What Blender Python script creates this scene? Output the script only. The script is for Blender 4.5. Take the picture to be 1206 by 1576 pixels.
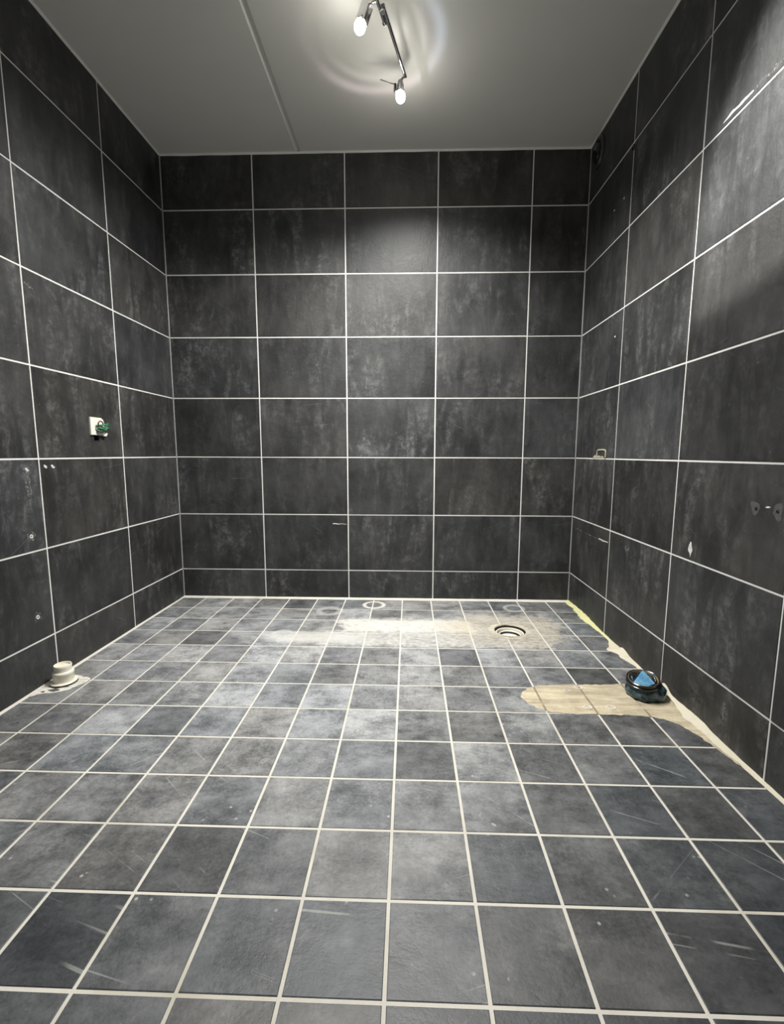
import bpy, bmesh, math, random
from mathutils import Vector, Matrix, noise as mnoise

for o in list(bpy.data.objects): bpy.data.objects.remove(o)
S = bpy.context.scene
COL = S.collection
random.seed(7)
PI = math.pi

# ------------------------------------------------------------------ room size (metres)
W, H, DEP = 2.069, 2.209, 2.95          # width, height, depth; back wall at y = 0, camera looks along +y

# ------------------------------------------------------------------ camera
cam_d = bpy.data.cameras.new('camera')
cam = bpy.data.objects.new('camera', cam_d); COL.objects.link(cam)
cam_d.sensor_fit = 'HORIZONTAL'; cam_d.sensor_width = 36.0
cam_d.lens = 707.73 * 36.0 / 1206.0
cam_d.shift_x = (603.0 - 607.0) / 1206.0
cam_d.shift_y = (789.04 - 788.0) / 1206.0
cam_d.clip_start = 0.02
right = Vector((0.99951821, 0.03093023, 0.00258094))
fwd = Vector((-0.03035065, 0.99140676, -0.1272457))
up = Vector((-0.0064945, 0.12710606, 0.99186787))
M = Matrix((right, up, -fwd)).transposed().to_4x4()
M.translation = (1.2182, -2.3931, 0.7758)
cam.matrix_world = M
S.camera = cam

# ------------------------------------------------------------------ world, exposure
S.view_settings.view_transform = 'Standard'
S.view_settings.look = 'None'
S.view_settings.gamma = 1.0
S.view_settings.use_curve_mapping = False
S.view_settings.exposure = 0.0
wd = bpy.data.worlds.new('ambient_fill'); S.world = wd; wd.use_nodes = True
wd.node_tree.nodes['Background'].inputs[0].default_value = (1.0, 0.97, 0.93, 1)
wd.node_tree.nodes['Background'].inputs[1].default_value = 0.32  # dim ambient fill added to lift the ceiling; enters by the doorway

# lamp powers (the lamps themselves are built with the ceiling fixture below)
P_HEAD = [96.0, 128.0, 80.0, 14.0]       # W of the four heads
P_SIDE = 170.0
AIMS = [Vector((.06, .06, -1)), Vector((-.30, .08, -1)), Vector((.26, .08, -1)), Vector((-.05, .25, -1))]
CONE = [142, 134, 128, 112]; BLEND = [1.0, 1.0, 1.0, 1.0]
P_SPILL = 0.12
WARM = (1.0, 0.975, 0.925)

# ------------------------------------------------------------------ helpers: objects
def link(name, me, mat=None, parent=None, loc=None, rot=None):
    o = bpy.data.objects.new(name, me); COL.objects.link(o)
    if mat is not None and me is not None and not me.materials: me.materials.append(mat)
    if parent is not None: o.parent = parent
    if loc is not None: o.location = loc
    if rot is not None: o.rotation_euler = rot
    return o

def tag(o, label=None, cat=None, group=None, kind=None):
    if label: o['label'] = label
    if cat: o['category'] = cat
    if group: o['group'] = group
    if kind: o['kind'] = kind
    return o

def empty(name, loc, label, cat, group=None):
    o = bpy.data.objects.new(name, None); COL.objects.link(o); o.location = loc
    o.empty_display_size = 0.05
    return tag(o, label, cat, group)

def mesh_from(name, verts, faces, smooth=False):
    me = bpy.data.meshes.new(name); me.from_pydata(verts, [], faces); me.update()
    if smooth:
        for p in me.polygons: p.use_smooth = True
    return me

def bm_mesh(name, bm, smooth=False, auto=None):
    bmesh.ops.recalc_face_normals(bm, faces=bm.faces[:])
    me = bpy.data.meshes.new(name); bm.to_mesh(me); bm.free()
    if smooth:
        for p in me.polygons: p.use_smooth = True
        if auto: me.set_sharp_from_angle(angle=math.radians(auto))
    return me

def box_bm(bm, x0, x1, y0, y1, z0, z1, mat=None):
    vs = [bm.verts.new(v) for v in [(x0,y0,z0),(x1,y0,z0),(x1,y1,z0),(x0,y1,z0),(x0,y0,z1),(x1,y0,z1),(x1,y1,z1),(x0,y1,z1)]]
    for f in [(3,2,1,0),(4,5,6,7),(0,1,5,4),(1,2,6,5),(2,3,7,6),(3,0,4,7)]: bm.faces.new([vs[i] for i in f])
    if mat is not None: bmesh.ops.transform(bm, matrix=mat, verts=vs)
    return vs

def box(name, x0, x1, y0, y1, z0, z1, bev=0):
    bm = bmesh.new(); box_bm(bm, x0, x1, y0, y1, z0, z1)
    if bev: bmesh.ops.bevel(bm, geom=bm.edges[:], offset=bev, segments=2, affect='EDGES', profile=.5)
    return bm_mesh(name, bm, bool(bev), 40)

def lathe(name, prof, n=40, mat=None, wob=None):
    """prof: list of (radius, z); closed where radius == 0"""
    bm = bmesh.new(); rings = []
    for k, (r, z) in enumerate(prof):
        if r <= 1e-6: rings.append([bm.verts.new((0, 0, z))]); continue
        ring = []
        for i in range(n):
            a = 2*PI*i/n; rr, zz = r, z
            if wob: rr, zz = wob(r, z, a, k)
            ring.append(bm.verts.new((rr*math.cos(a), rr*math.sin(a), zz)))
        rings.append(ring)
    for A, B in zip(rings, rings[1:]):
        if len(A) == 1 and len(B) == 1: continue
        for i in range(n):
            j = (i+1) % n
            if len(A) == 1: bm.faces.new((A[0], B[j], B[i]))
            elif len(B) == 1: bm.faces.new((A[i], A[j], B[0]))
            else: bm.faces.new((A[i], A[j], B[j], B[i]))
    if mat is not None: bmesh.ops.transform(bm, matrix=mat, verts=bm.verts[:])
    return bm_mesh(name, bm, True, 35)

def frame_to(d, origin=(0,0,0)):
    d = Vector(d).normalized(); m = d.to_track_quat('Z', 'Y').to_matrix().to_4x4()
    m.translation = origin; return m

def catmull(pts, n=6, closed=False):
    P = [Vector(p) for p in pts]; out = []; L = len(P)
    rng = range(L) if closed else range(L-1)
    for i in rng:
        if closed: a,b,c,d = P[(i-1)%L],P[i],P[(i+1)%L],P[(i+2)%L]
        else: a,b,c,d = P[max(i-1,0)],P[i],P[i+1],P[min(i+2,L-1)]
        for k in range(n):
            t = k/n
            out.append(.5*((2*b)+(c-a)*t+(2*a-5*b+4*c-d)*t*t+(3*b-a-3*c+d)*t**3))
    if not closed: out.append(P[-1])
    return out

def tube(name, pts, r, n=10, smooth_n=0, closed=False):
    pts = catmull(pts, smooth_n, closed) if smooth_n else [Vector(p) for p in pts]
    bm = bmesh.new(); rings = []; L = len(pts)
    ref = Vector((0.31, 0.52, 0.79)).normalized()
    for i, p in enumerate(pts):
        t = (pts[(i+1)%L]-pts[i-1]) if closed else (pts[min(i+1,L-1)]-pts[max(i-1,0)])
        t = t.normalized(); a = ref - ref.dot(t)*t
        if a.length < 1e-3: a = Vector((1,0,0)) - t.x*t
        a.normalize(); b = t.cross(a); ref = a
        rr = r(i/(L-1)) if callable(r) else r
        rings.append([bm.verts.new(p+rr*(math.cos(2*PI*k/n)*a+math.sin(2*PI*k/n)*b)) for k in range(n)])
    for i in range(L if closed else L-1):
        A, B = rings[i], rings[(i+1)%L]
        for k in range(n): bm.faces.new((A[k], A[(k+1)%n], B[(k+1)%n], B[k]))
    if not closed: bm.faces.new(rings[0]); bm.faces.new(rings[-1])
    return bm_mesh(name, bm, True, 50)

def blob(name, outline, h, inset, mat=None, jitter=0.0, n=5, hole=None, seed=0):
    """thin raised patch in local xy; outline smoothed; optional round hole (cx, cy, r)"""
    pts = [Vector((p[0], p[1], 0)) for p in catmull([(x, y, 0) for x, y in outline], n, True)]
    rng = random.Random(seed)
    if jitter:
        pts = [p + Vector((mnoise.noise((p.x*60+seed, p.y*60, 1.7)), mnoise.noise((p.x*60, p.y*60+seed, 9.1)), 0))*jitter for p in pts]
    L = len(pts); area = sum(pts[i].x*pts[(i+1)%L].y-pts[(i+1)%L].x*pts[i].y for i in range(L))
    if area < 0: pts.reverse()
    nor = []
    for i in range(L):
        t = (pts[(i+1)%L]-pts[i-1]); t = t.normalized() if t.length > 1e-9 else Vector((1,0,0))
        nor.append(Vector((-t.y, t.x, 0)))
    bm = bmesh.new()
    lo = [bm.verts.new((p.x, p.y, -0.0006)) for p in pts]
    ed = [bm.verts.new((p.x, p.y, 0.0001)) for p in pts]
    hi = [bm.verts.new((p.x+q.x*inset, p.y+q.y*inset, h)) for p, q in zip(pts, nor)]
    for i in range(L):
        j = (i+1) % L
        bm.faces.new((lo[i], lo[j], ed[j], ed[i])); bm.faces.new((ed[i], ed[j], hi[j], hi[i]))
    if hole:
        cx, cy, r = hole; K = 40
        hi2 = [bm.verts.new((cx+r*math.cos(2*PI*k/K), cy+r*math.sin(2*PI*k/K), h)) for k in range(K)]
        lo2 = [bm.verts.new((v.co.x, v.co.y, -0.0006)) for v in hi2]
        for k in range(K): bm.faces.new((hi2[k], hi2[(k+1)%K], lo2[(k+1)%K], lo2[k]))
        es = [bm.edges.get((hi[i], hi[(i+1)%L])) for i in range(L)] + [bm.edges.get((hi2[k], hi2[(k+1)%K])) for k in range(K)]
        bmesh.ops.triangle_fill(bm, use_beauty=True, edges=es)
    else:
        bmesh.ops.triangle_fill(bm, use_beauty=True, edges=[bm.edges.get((hi[i], hi[(i+1)%L])) for i in range(L)])
    if mat is not None: bmesh.ops.transform(bm, matrix=mat, verts=bm.verts[:])
    return bm_mesh(name, bm)

def circle_outline(cx, cy, rx, ry=None, n=14, wob=0.12, seed=0):
    ry = ry or rx; rng = random.Random(seed)
    return [(cx+rx*(1+rng.uniform(-wob, wob))*math.cos(2*PI*i/n), cy+ry*(1+rng.uniform(-wob, wob))*math.sin(2*PI*i/n)) for i in range(n)]

def cut(objs, cutter_me):
    """subtract a cutter mesh (world space) from the objects, for good; the cutter is removed"""
    c = bpy.data.objects.new('cutter', cutter_me); COL.objects.link(c)
    for o in objs:
        o.data = o.data.copy()
        m = o.modifiers.new('cut', 'BOOLEAN'); m.operation = 'DIFFERENCE'; m.solver = 'EXACT'; m.object = c
    bpy.context.view_layer.update()
    dg = bpy.context.evaluated_depsgraph_get()
    res = [(o, bpy.data.meshes.new_from_object(o.evaluated_get(dg))) for o in objs]
    for o, me in res:
        o.modifiers.clear(); o.data = me
    bpy.data.objects.remove(c)

# ------------------------------------------------------------------ helpers: materials
class G:
    def __init__(self, name):
        self.mat = bpy.data.materials.new(name); self.mat.use_nodes = True
        self.nt = self.mat.node_tree; self.b = self.nt.nodes['Principled BSDF']
    def n(self, t, **kw):
        nd = self.nt.nodes.new(t)
        for k, v in kw.items(): setattr(nd, k, v)
        return nd
    def put(self, sock, v):
        if isinstance(v, bpy.types.NodeSocket): self.nt.links.new(v, sock)
        elif v is not None:
            if isinstance(v, (tuple, list)) and len(v) == 3 and sock.type == 'RGBA': v = (*v, 1)
            sock.default_value = v
    def m(self, op, a, b=None, c=None, clamp=False):
        nd = self.n('ShaderNodeMath', operation=op, use_clamp=clamp)
        self.put(nd.inputs[0], a)
        if b is not None: self.put(nd.inputs[1], b)
        if c is not None: self.put(nd.inputs[2], c)
        return nd.outputs[0]
    def vm(self, op, a, b=None):
        nd = self.n('ShaderNodeVectorMath', operation=op); self.put(nd.inputs[0], a)
        if b is not None: self.put(nd.inputs[1], b)
        return nd.outputs[0]
    def mix(self, f, a, b):
        nd = self.n('ShaderNodeMix', data_type='RGBA'); self.put(nd.inputs[0], f); self.put(nd.inputs[6], a); self.put(nd.inputs[7], b)
        return nd.outputs[2]
    def mixf(self, f, a, b):
        nd = self.n('ShaderNodeMix', data_type='FLOAT'); self.put(nd.inputs[0], f); self.put(nd.inputs[2], a); self.put(nd.inputs[3], b)
        return nd.outputs[0]
    def ramp(self, v, lo, hi, a=0.0, b=1.0):
        nd = self.n('ShaderNodeMapRange', interpolation_type='SMOOTHSTEP'); self.put(nd.inputs[0], v)
        for i, x in zip((1,2,3,4), (lo, hi, a, b)): self.put(nd.inputs[i], x)
        return nd.outputs[0]
    def noise(self, vec, scale, detail=3, rough=.5, w=None, dist=0.0):
        nd = self.n('ShaderNodeTexNoise', noise_dimensions='3D')
        self.put(nd.inputs['Vector'], vec); self.put(nd.inputs['Scale'], scale); self.put(nd.inputs['Detail'], detail)
        self.put(nd.inputs['Roughness'], rough); self.put(nd.inputs['Distortion'], dist)
        return nd.outputs[0]
    def mapping(self, vec, scale=(1,1,1), rot=(0,0,0), loc=(0,0,0)):
        nd = self.n('ShaderNodeMapping'); self.put(nd.inputs[0], vec); self.put(nd.inputs[1], loc); self.put(nd.inputs[2], rot); self.put(nd.inputs[3], scale)
        return nd.outputs[0]
    def bump(self, h, strength=.2, dist=.002):
        nd = self.n('ShaderNodeBump'); self.put(nd.inputs['Height'], h); self.put(nd.inputs['Strength'], strength); self.put(nd.inputs['Distance'], dist)
        self.nt.links.new(nd.outputs[0], self.b.inputs['Normal'])
    def set(self, **kw):
        for k, v in kw.items(): self.put(self.b.inputs[k.replace('_', ' ')], v)
        return self.mat
    def obj(self): return self.n('ShaderNodeTexCoord').outputs['Object']
    def pos(self): return self.n('ShaderNodeNewGeometry').outputs['Position']

def simple(name, col, rough=.5, metal=0.0, var=.12, scale=40, bump=.05, spec=.5):
    g = G(name); nz = g.noise(g.obj(), scale, 4, .6)
    c2 = tuple(max(0, c*(1-2*var)) for c in col); c3 = tuple(min(1, c*(1+2*var)) for c in col)
    g.set(Base_Color=g.mix(nz, c2, c3), Roughness=rough, Metallic=metal)
    g.b.inputs['Specular IOR Level'].default_value = spec
    if bump: g.bump(nz, bump, .001)
    return g.mat

FILM = .82
# ---- dust and residue lying on the floor, and a paler grey film, in room coordinates: returns (mask, beige share)
def floor_dust_and_film(g):
    p = g.pos(); sx = g.n('ShaderNodeSeparateXYZ'); g.put(sx.inputs[0], p); x, y = sx.outputs[0], sx.outputs[1]
    wob = g.m('SUBTRACT', g.noise(p, 13, 4, .7), .5)
    fine = g.noise(g.mapping(p, (38, 75, 1)), 1.0, 4, .72)
    def ell(cx, cy, rx, ry, edge=.35, amp=.9):
        dx = g.m('DIVIDE', g.m('SUBTRACT', x, cx), rx); dy = g.m('DIVIDE', g.m('SUBTRACT', y, cy), ry)
        d = g.m('SQRT', g.m('ADD', g.m('MULTIPLY', dx, dx), g.m('MULTIPLY', dy, dy)))
        d = g.m('ADD', d, g.m('MULTIPLY', wob, amp))
        return g.ramp(d, 1-edge, 1+edge, 1.0, 0.0)
    def rect(x0, x1, y0, y1, e=.03, amp=.16):
        xx = g.m('ADD', x, g.m('MULTIPLY', wob, amp)); yy = g.m('ADD', y, g.m('MULTIPLY', wob, amp*.4))
        a = g.m('MULTIPLY', g.ramp(xx, x0-e, x0+e), g.ramp(xx, x1-e, x1+e, 1.0, 0.0))
        return g.m('MULTIPLY', a, g.m('MULTIPLY', g.ramp(yy, y0-e, y0+e), g.ramp(yy, y1-e, y1+e, 1.0, 0.0)))
    def ring(cx, cy, r, w, amp=.012):
        dx = g.m('SUBTRACT', x, cx); dy = g.m('SUBTRACT', y, cy)
        d = g.m('ADD', g.m('SQRT', g.m('ADD', g.m('MULTIPLY', dx, dx), g.m('MULTIPLY', dy, dy))), g.m('MULTIPLY', wob, amp))
        return g.ramp(g.m('ABSOLUTE', g.m('SUBTRACT', d, r)), w*.3, w, 1.0, 0.0)
    def eat(mask, share):          # patchy: the fine noise eats holes into thin dust
        return g.m('MULTIPLY', mask, g.ramp(g.m('ADD', fine, g.m('MULTIPLY', mask, share)), .52, .92))
    main = g.m('MULTIPLY', eat(rect(.90, 1.56, -.48, -.29, .05, .22), .38), .85)
    low = g.m('MULTIPLY', eat(rect(.84, 1.84, -.625, -.44, .035, .2), .28), .65)
    tail = g.m('MULTIPLY', ell(.84, -.53, .24, .055, .5), .6)
    right_ = g.m('MULTIPLY', eat(rect(1.40, 1.92, -.60, -.20, .09, .3), .30), .60)
    rings = None
    for a in [(1.043,-.100,.050,.014,.8),(1.755,-.125,.046,.014,.4),(.672,-.50,.040,.014,.4),(1.035,-.535,.045,.013,.45),(1.10,-.545,.042,.012,.4),(.83,-.20,.052,.022,.3)]:
        r = g.m('MULTIPLY', ring(*a[:4]), a[4])
        rings = r if rings is None else g.m('MAXIMUM', rings, r)
    mask = main
    for k in (low, tail, right_, rings): mask = g.m('MAXIMUM', mask, k)
    # pale grey film over the middle of the room, fading outward in patches
    film = g.m('MULTIPLY', ell(.85, -.62, 1.12, .84, .65, 1.5), FILM)
    beige = ell(1.70, -.39, .30, .22, .5)
    return g.m('MULTIPLY', mask, 1.0, clamp=True), beige, film

# ---- slate-look tiles; every tile draws its own pattern (object random) and tint (object colour)
def tile_material(name, floor):
    g = G(name); oi = g.n('ShaderNodeObjectInfo'); w = g.m('MULTIPLY', oi.outputs['Random'], 60.0)
    cx_ = g.n('ShaderNodeCombineXYZ')
    for k, f in enumerate((.37, .91, 1.53)): g.put(cx_.inputs[k], g.m('MULTIPLY', w, f))
    co0 = g.obj(); co = g.vm('ADD', co0, cx_.outputs[0])
    cloud = g.noise(co, 4.5 if not floor else 9, 5, .55, w)
    streak = g.noise(g.mapping(co, (16, 4.5, 1) if not floor else (9, 22, 1)), 1.0, 7, .66, g.m('ADD', w, 7.0), .5)
    grain = g.noise(co, 130 if not floor else 160, 4, .7, w)
    pits = g.noise(co, 34, 6, .75, g.m('ADD', w, 19.0))
    v = g.m('ADD', g.m('MULTIPLY', g.ramp(cloud, .3, .72), .55), g.m('MULTIPLY', g.ramp(streak, .32, .72), .45))
    v = g.m('ADD', v, g.m('MULTIPLY', g.m('SUBTRACT', grain, .5), .9 if floor else .5))
    v = g.m('ADD', v, g.m('MULTIPLY', g.m('SUBTRACT', pits, .5), .8 if floor else .5), clamp=True)
    if floor: c = g.mix(v, (.036, .039, .043), (.120, .125, .130))
    else:
        c = g.mix(v, (.020, .0205, .021), (.062, .062, .061))
        scuff = g.m('MULTIPLY', g.m('MULTIPLY', g.ramp(streak, .44, .68), g.ramp(pits, .42, .62)), g.ramp(g.noise(co, 2.6, 2, .5), .40, .68, .15, 1.0))
        c = g.mix(g.m('MULTIPLY', scuff, .38), c, (.26, .26, .255))
    c = g.vm('MULTIPLY', c, oi.outputs['Color'])
    # thin scratches and specks
    ang = g.m('MULTIPLY', g.m('SUBTRACT', g.m('FRACT', g.m('MULTIPLY', w, 3.7)), .5), 1.6)
    cr = g.n('ShaderNodeCombineXYZ'); g.put(cr.inputs[2], ang)
    sc = g.noise(g.mapping(g.mapping(co, (1, 1, 1), cr.outputs[0]), (1.6, 130, 1)), 1.0, 2, .4, g.m('ADD', w, 31.0), .12)
    scm = g.m('MULTIPLY', g.ramp(sc, .66, .74), g.ramp(g.noise(co, 11, 2, .5), .5, .62))
    vo = g.n('ShaderNodeTexVoronoi', voronoi_dimensions='2D'); g.put(vo.inputs['Vector'], co); g.put(vo.inputs['Scale'], 26.0)
    dots = g.m('MULTIPLY', g.ramp(vo.outputs['Distance'], .05, .10, 1.0, 0.0), g.ramp(g.noise(co, 12, 2, .5, g.m('ADD', w, 11.0)), .62, .68))
    wear = g.m('MAXIMUM', g.m('MULTIPLY', scm, .36 if floor else .06), g.m('MULTIPLY', dots, .6 if floor else .08))
    c = g.mix(wear, c, (.52, .52, .50))
    h = g.m('ADD', g.m('MULTIPLY', streak, 1.0), g.m('ADD', g.m('MULTIPLY', pits, .8), g.m('MULTIPLY', grain, .2)))
    rough = g.mixf(v, .44, .60) if not floor else g.mixf(v, .42, .58)
    if floor:
        d, bg, film = floor_dust_and_film(g)
        film = g.m('MULTIPLY', film, g.ramp(g.m('ADD', g.m('ADD', g.m('MULTIPLY', cloud, .35), g.m('MULTIPLY', streak, .25)), g.m('ADD', g.m('MULTIPLY', pits, .3), g.m('MULTIPLY', grain, .3))), .47, .72, .25, 1.0))
        film = g.m('MULTIPLY', film, g.m('ADD', .1, g.m('MULTIPLY', oi.outputs['Alpha'], .9)))
        c = g.mix(film, c, g.mix(g.m('FRACT', g.m('MULTIPLY', w, 5.3)), (.445, .47, .495), (.485, .48, .465)))
        c = g.mix(d, c, g.mix(bg, (.66, .65, .61), (.60, .54, .42)))
        rough = g.mixf(d, rough, .9)
    g.set(Base_Color=c, Roughness=rough)
    g.b.inputs['Specular IOR Level'].default_value = .45 if floor else .36
    g.bump(h, .42 if not floor else .34, .004)
    return g.mat

def grout_material(name, col, floor):
    g = G(name); p = g.pos(); nz = g.noise(p, 9, 4, .6); fn = g.noise(p, 300, 3, .6)
    c = g.mix(g.ramp(nz, .35, .75), col, tuple(k*.86 for k in col))
    c = g.mix(g.m('MULTIPLY', fn, .18), c, tuple(k*.55 for k in col))
    if floor:
        d, bg, film = floor_dust_and_film(g)
        c = g.mix(g.m('MULTIPLY', d, .6), c, g.mix(bg, (.62, .61, .57), (.58, .52, .40)))
        dirt = g.m('MULTIPLY', g.ramp(g.noise(p, 3.5, 4, .65), .48, .72), .55)      # patchy grime in the joints
        c = g.mix(dirt, c, (.40, .37, .29))
    g.set(Base_Color=c, Roughness=.85); g.bump(fn, .12, .001)
    return g.mat

TILE_W = tile_material('slate_wall_tile', False)
TILE_F = tile_material('slate_floor_tile', True)
GROUT_W = grout_material('wall_grout', (.80, .80, .78), False)
GROUT_F = grout_material('floor_grout', (.68, .66, .595), True)
CEIL = simple('ceiling_paint', (.80, .80, .76), .38, var=.02, scale=6, bump=.02)
CAULK = simple('white_caulk', (.80, .80, .77), .5, var=.05, scale=60, bump=.2)
SILICONE = simple('grey_silicone', (.26, .26, .26), .4, var=.1, scale=60, bump=.2)
CHROME = simple('chrome', (.72, .72, .72), .12, 1.0, var=.04, bump=0)
STEEL = simple('satin_steel', (.45, .45, .44), .3, 1.0, var=.08, bump=.03)
BLACK = simple('black_plastic', (.014, .014, .015), .2, var=.2, bump=.03)
PVC = simple('cream_pvc', (.84, .81, .69), .35, var=.05, scale=30, bump=.04)
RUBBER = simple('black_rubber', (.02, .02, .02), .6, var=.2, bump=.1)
WHITEP = simple('white_plastic', (.80, .79, .72), .35, var=.03, scale=30, bump=.03)
GREEN = simple('green_wire', (.03, .19, .09), .4, var=.2, bump=.02)
OLIVE = simple('dark_green_wire', (.025, .06, .03), .4, var=.2, bump=.02)
BROWNW = simple('brown_wire', (.10, .07, .045), .4, var=.2, bump=.02)
PLASTER = simple('plain_plaster', (.55, .54, .51), .9, var=.05, scale=12, bump=.1)
CHIP = simple('raw_tile_body', (.13, .13, .13), .9, var=.2, scale=120, bump=.3)
FILLER = simple('white_filler', (.62, .62, .60), .9, var=.25, scale=90, bump=.4)
SMEAR = simple('grey_dust_smear', (.24, .24, .235), .9, var=.35, scale=70, bump=.3)
BEIGER = simple('beige_adhesive', (.40, .36, .27), .85, var=.3, scale=80, bump=.4)
def patchy(name, col, lo, hi, scale):
    g = G(name); nz = g.noise(g.pos(), scale, 5, .7)
    g.set(Base_Color=g.mix(nz, tuple(k*.7 for k in col), tuple(k*1.2 for k in col)), Roughness=.9, Alpha=g.ramp(nz, lo, hi)); return g.mat
SMEAR = patchy('grey_dust_smear', (.30, .30, .29), .44, .72, 110)
CHIP = simple('raw_tile_body', (.085, .085, .085), .9, var=.3, scale=120, bump=.3)
def bulb_mat():
    g = G('lit_bulb'); nz = g.noise(g.obj(), 8, 1)
    g.set(Base_Color=(.9, .88, .8), Roughness=.3, Emission_Color=g.mix(nz, (1, .95, .84), (1, .97, .9)), Emission_Strength=70.0)
    return g.mat
BULB = bulb_mat()
def mortar_mat(name, a, b, ghost):
    g = G(name); p = g.pos()
    st = g.noise(g.mapping(p, (4, 34, 1)), 1.0, 6, .62, dist=1.2); cl = g.noise(p, 14, 5, .6); fn = g.noise(p, 140, 4, .7)
    v = g.m('ADD', g.m('MULTIPLY', g.ramp(st, .3, .7), .6), g.m('MULTIPLY', g.ramp(cl, .3, .7), .4))
    c = g.mix(v, a, b)
    c = g.mix(g.m('MULTIPLY', g.ramp(fn, .5, .75), .35), c, tuple(k*.45 for k in a))
    if ghost:
        sx = g.n('ShaderNodeSeparateXYZ'); g.put(sx.inputs[0], p)
        fr = g.m('ABSOLUTE', g.m('SUBTRACT', g.m('FRACT', g.m('ADD', g.m('DIVIDE', g.m('SUBTRACT', sx.outputs[0], .7346), .1511), .5)), .5))
        ln = g.m('MULTIPLY', g.ramp(fr, .012, .03, 1.0, 0.0), g.ramp(cl, .3, .5))
        c = g.mix(g.m('MULTIPLY', ln, .75), c, (.16, .12, .08))
    g.set(Base_Color=c, Roughness=.9); g.bump(g.m('ADD', st, g.m('MULTIPLY', fn, .5)), .5, .003)
    return g.mat
MORT_B = mortar_mat('beige_mortar', (.30, .26, .18), (.66, .58, .42), True)
MORT_W = mortar_mat('pale_mortar', (.46, .44, .39), (.84, .82, .76), False)
MORT_C = mortar_mat('drain_mortar', (.36, .33, .26), (.66, .61, .50), False)
def bead_mat():
    g = G('yellowed_caulk'); p = g.pos(); sx = g.n('ShaderNodeSeparateXYZ'); g.put(sx.inputs[0], p)
    nz = g.noise(p, 30, 4, .6)
    t = g.ramp(g.m('ADD', sx.outputs[1], g.m('MULTIPLY', nz, .2)), -.55, -.3)
    c = g.mix(t, (.64, .60, .48), (.66, .66, .34)); c = g.mix(g.m('MULTIPLY', g.ramp(nz, .5, .8), .4), c, (.42, .38, .24))
    g.set(Base_Color=c, Roughness=.7); g.bump(nz, .5, .003); return g.mat
BEAD = bead_mat()
def plastic_film(name, a, b, rough):
    g = G(name); nz = g.noise(g.obj(), 45, 5, .6, dist=.6)
    g.set(Base_Color=g.mix(g.ramp(nz, .4, .65), a, b), Roughness=rough); g.bump(nz, .25, .003); return g.mat
BLUE = plastic_film('blue_plastic_sheet', (.14, .42, .66), (.34, .64, .82), .3)
NAVY = plastic_film('navy_plastic_sheet', (.012, .03, .07), (.05, .12, .22), .22)
TEAL = plastic_film('dark_teal_plastic', (.010, .022, .030), (.09, .16, .20), .22)

# ------------------------------------------------------------------ tiles
_cache = {}
def tile_mesh(w, h, mat):
    key = (round(w, 4), round(h, 4), mat.name)
    if key not in _cache:
        a, b, ch, zt, zb = w/2, h/2, .0011, 0.0, -.004
        v = [(-a,-b,zb),(a,-b,zb),(a,b,zb),(-a,b,zb),(-a,-b,zt-ch*.6),(a,-b,zt-ch*.6),(a,b,zt-ch*.6),(-a,b,zt-ch*.6),
             (-a+ch,-b+ch,zt),(a-ch,-b+ch,zt),(a-ch,b-ch,zt),(-a+ch,b-ch,zt)]
        f = [(3,2,1,0),(8,9,10,11)]
        for i in range(4):
            j = (i+1) % 4; f += [(i,j,j+4,i+4),(i+4,j+4,j+8,i+8)]
        me = mesh_from('tile', v, f); me.materials.append(mat); _cache[key] = me
    return _cache[key]

def lay(parent, frame, ulines, vlines, joint, mat, tint, tilt=.0012, edge=.0015):
    """frame: 4x4 of the wall face; ulines/vlines: joint centre lines incl. both ends"""
    out = {}
    for i in range(len(ulines)-1):
        for j in range(len(vlines)-1):
            j0 = edge if i == 0 else joint/2; j1 = edge if i == len(ulines)-2 else joint/2
            k0 = edge if j == 0 else joint/2; k1 = edge if j == len(vlines)-2 else joint/2
            u0, u1 = ulines[i]+j0, ulines[i+1]-j1; v0, v1 = vlines[j]+k0, vlines[j+1]-k1
            o = link('tile', tile_mesh(u1-u0, v1-v0, mat), None, parent)
            r = Matrix.Rotation(random.gauss(0, tilt), 4, 'X') @ Matrix.Rotation(random.gauss(0, tilt), 4, 'Y')
            o.matrix_world = frame @ Matrix.Translation(((u0+u1)/2, (v0+v1)/2, random.uniform(-.0002, .0002))) @ r
            tc = tint(i, j); o.color = (*tc[:3], tc[3] if len(tc) > 3 else 1)
            out[(i, j)] = o
    return out

REC = .0013     # joints lie this far behind the tile faces
def struct(name, me, mat, label, cat):
    o = link(name, me, mat); tag(o, label, cat, kind='structure'); return o

floor = struct('floor', box('floor', -.1, W+.1, -DEP-.1, .1, -.12, -REC), GROUT_F, 'grey slate-look floor of small square tiles with pale joints', 'floor')
wall_b = struct('wall_back', box('wall_back', -.1, W+.1, REC, .1, -.0013, H+.02), GROUT_W, 'dark tiled wall facing the doorway, under the ceiling lamp', 'wall')
wall_l = struct('wall_left', box('wall_left', -.1, -REC, -DEP-.1, REC, -.0013, H+.02), GROUT_W, 'dark tiled wall with the open electrical box', 'wall')
wall_r = struct('wall_right', box('wall_right', W+REC, W+.1, -DEP-.1, REC, -.0013, H+.02), GROUT_W, 'dark tiled wall with the round black vent and drilled holes', 'wall')

bm = bmesh.new()   # wall with the doorway the room is seen from
DX0, DX1, DZ = .62, 1.52, 2.03
box_bm(bm, 0, DX0, -DEP-.1, -DEP, -.001, H+.01); box_bm(bm, DX1, W, -DEP-.1, -DEP, -.001, H+.01); box_bm(bm, DX0, DX1, -DEP-.1, -DEP, DZ, H+.01)
wall_f = struct('wall_front', bm_mesh('wall_front', bm), PLASTER, 'plain plastered wall with the open doorway', 'wall')

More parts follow.
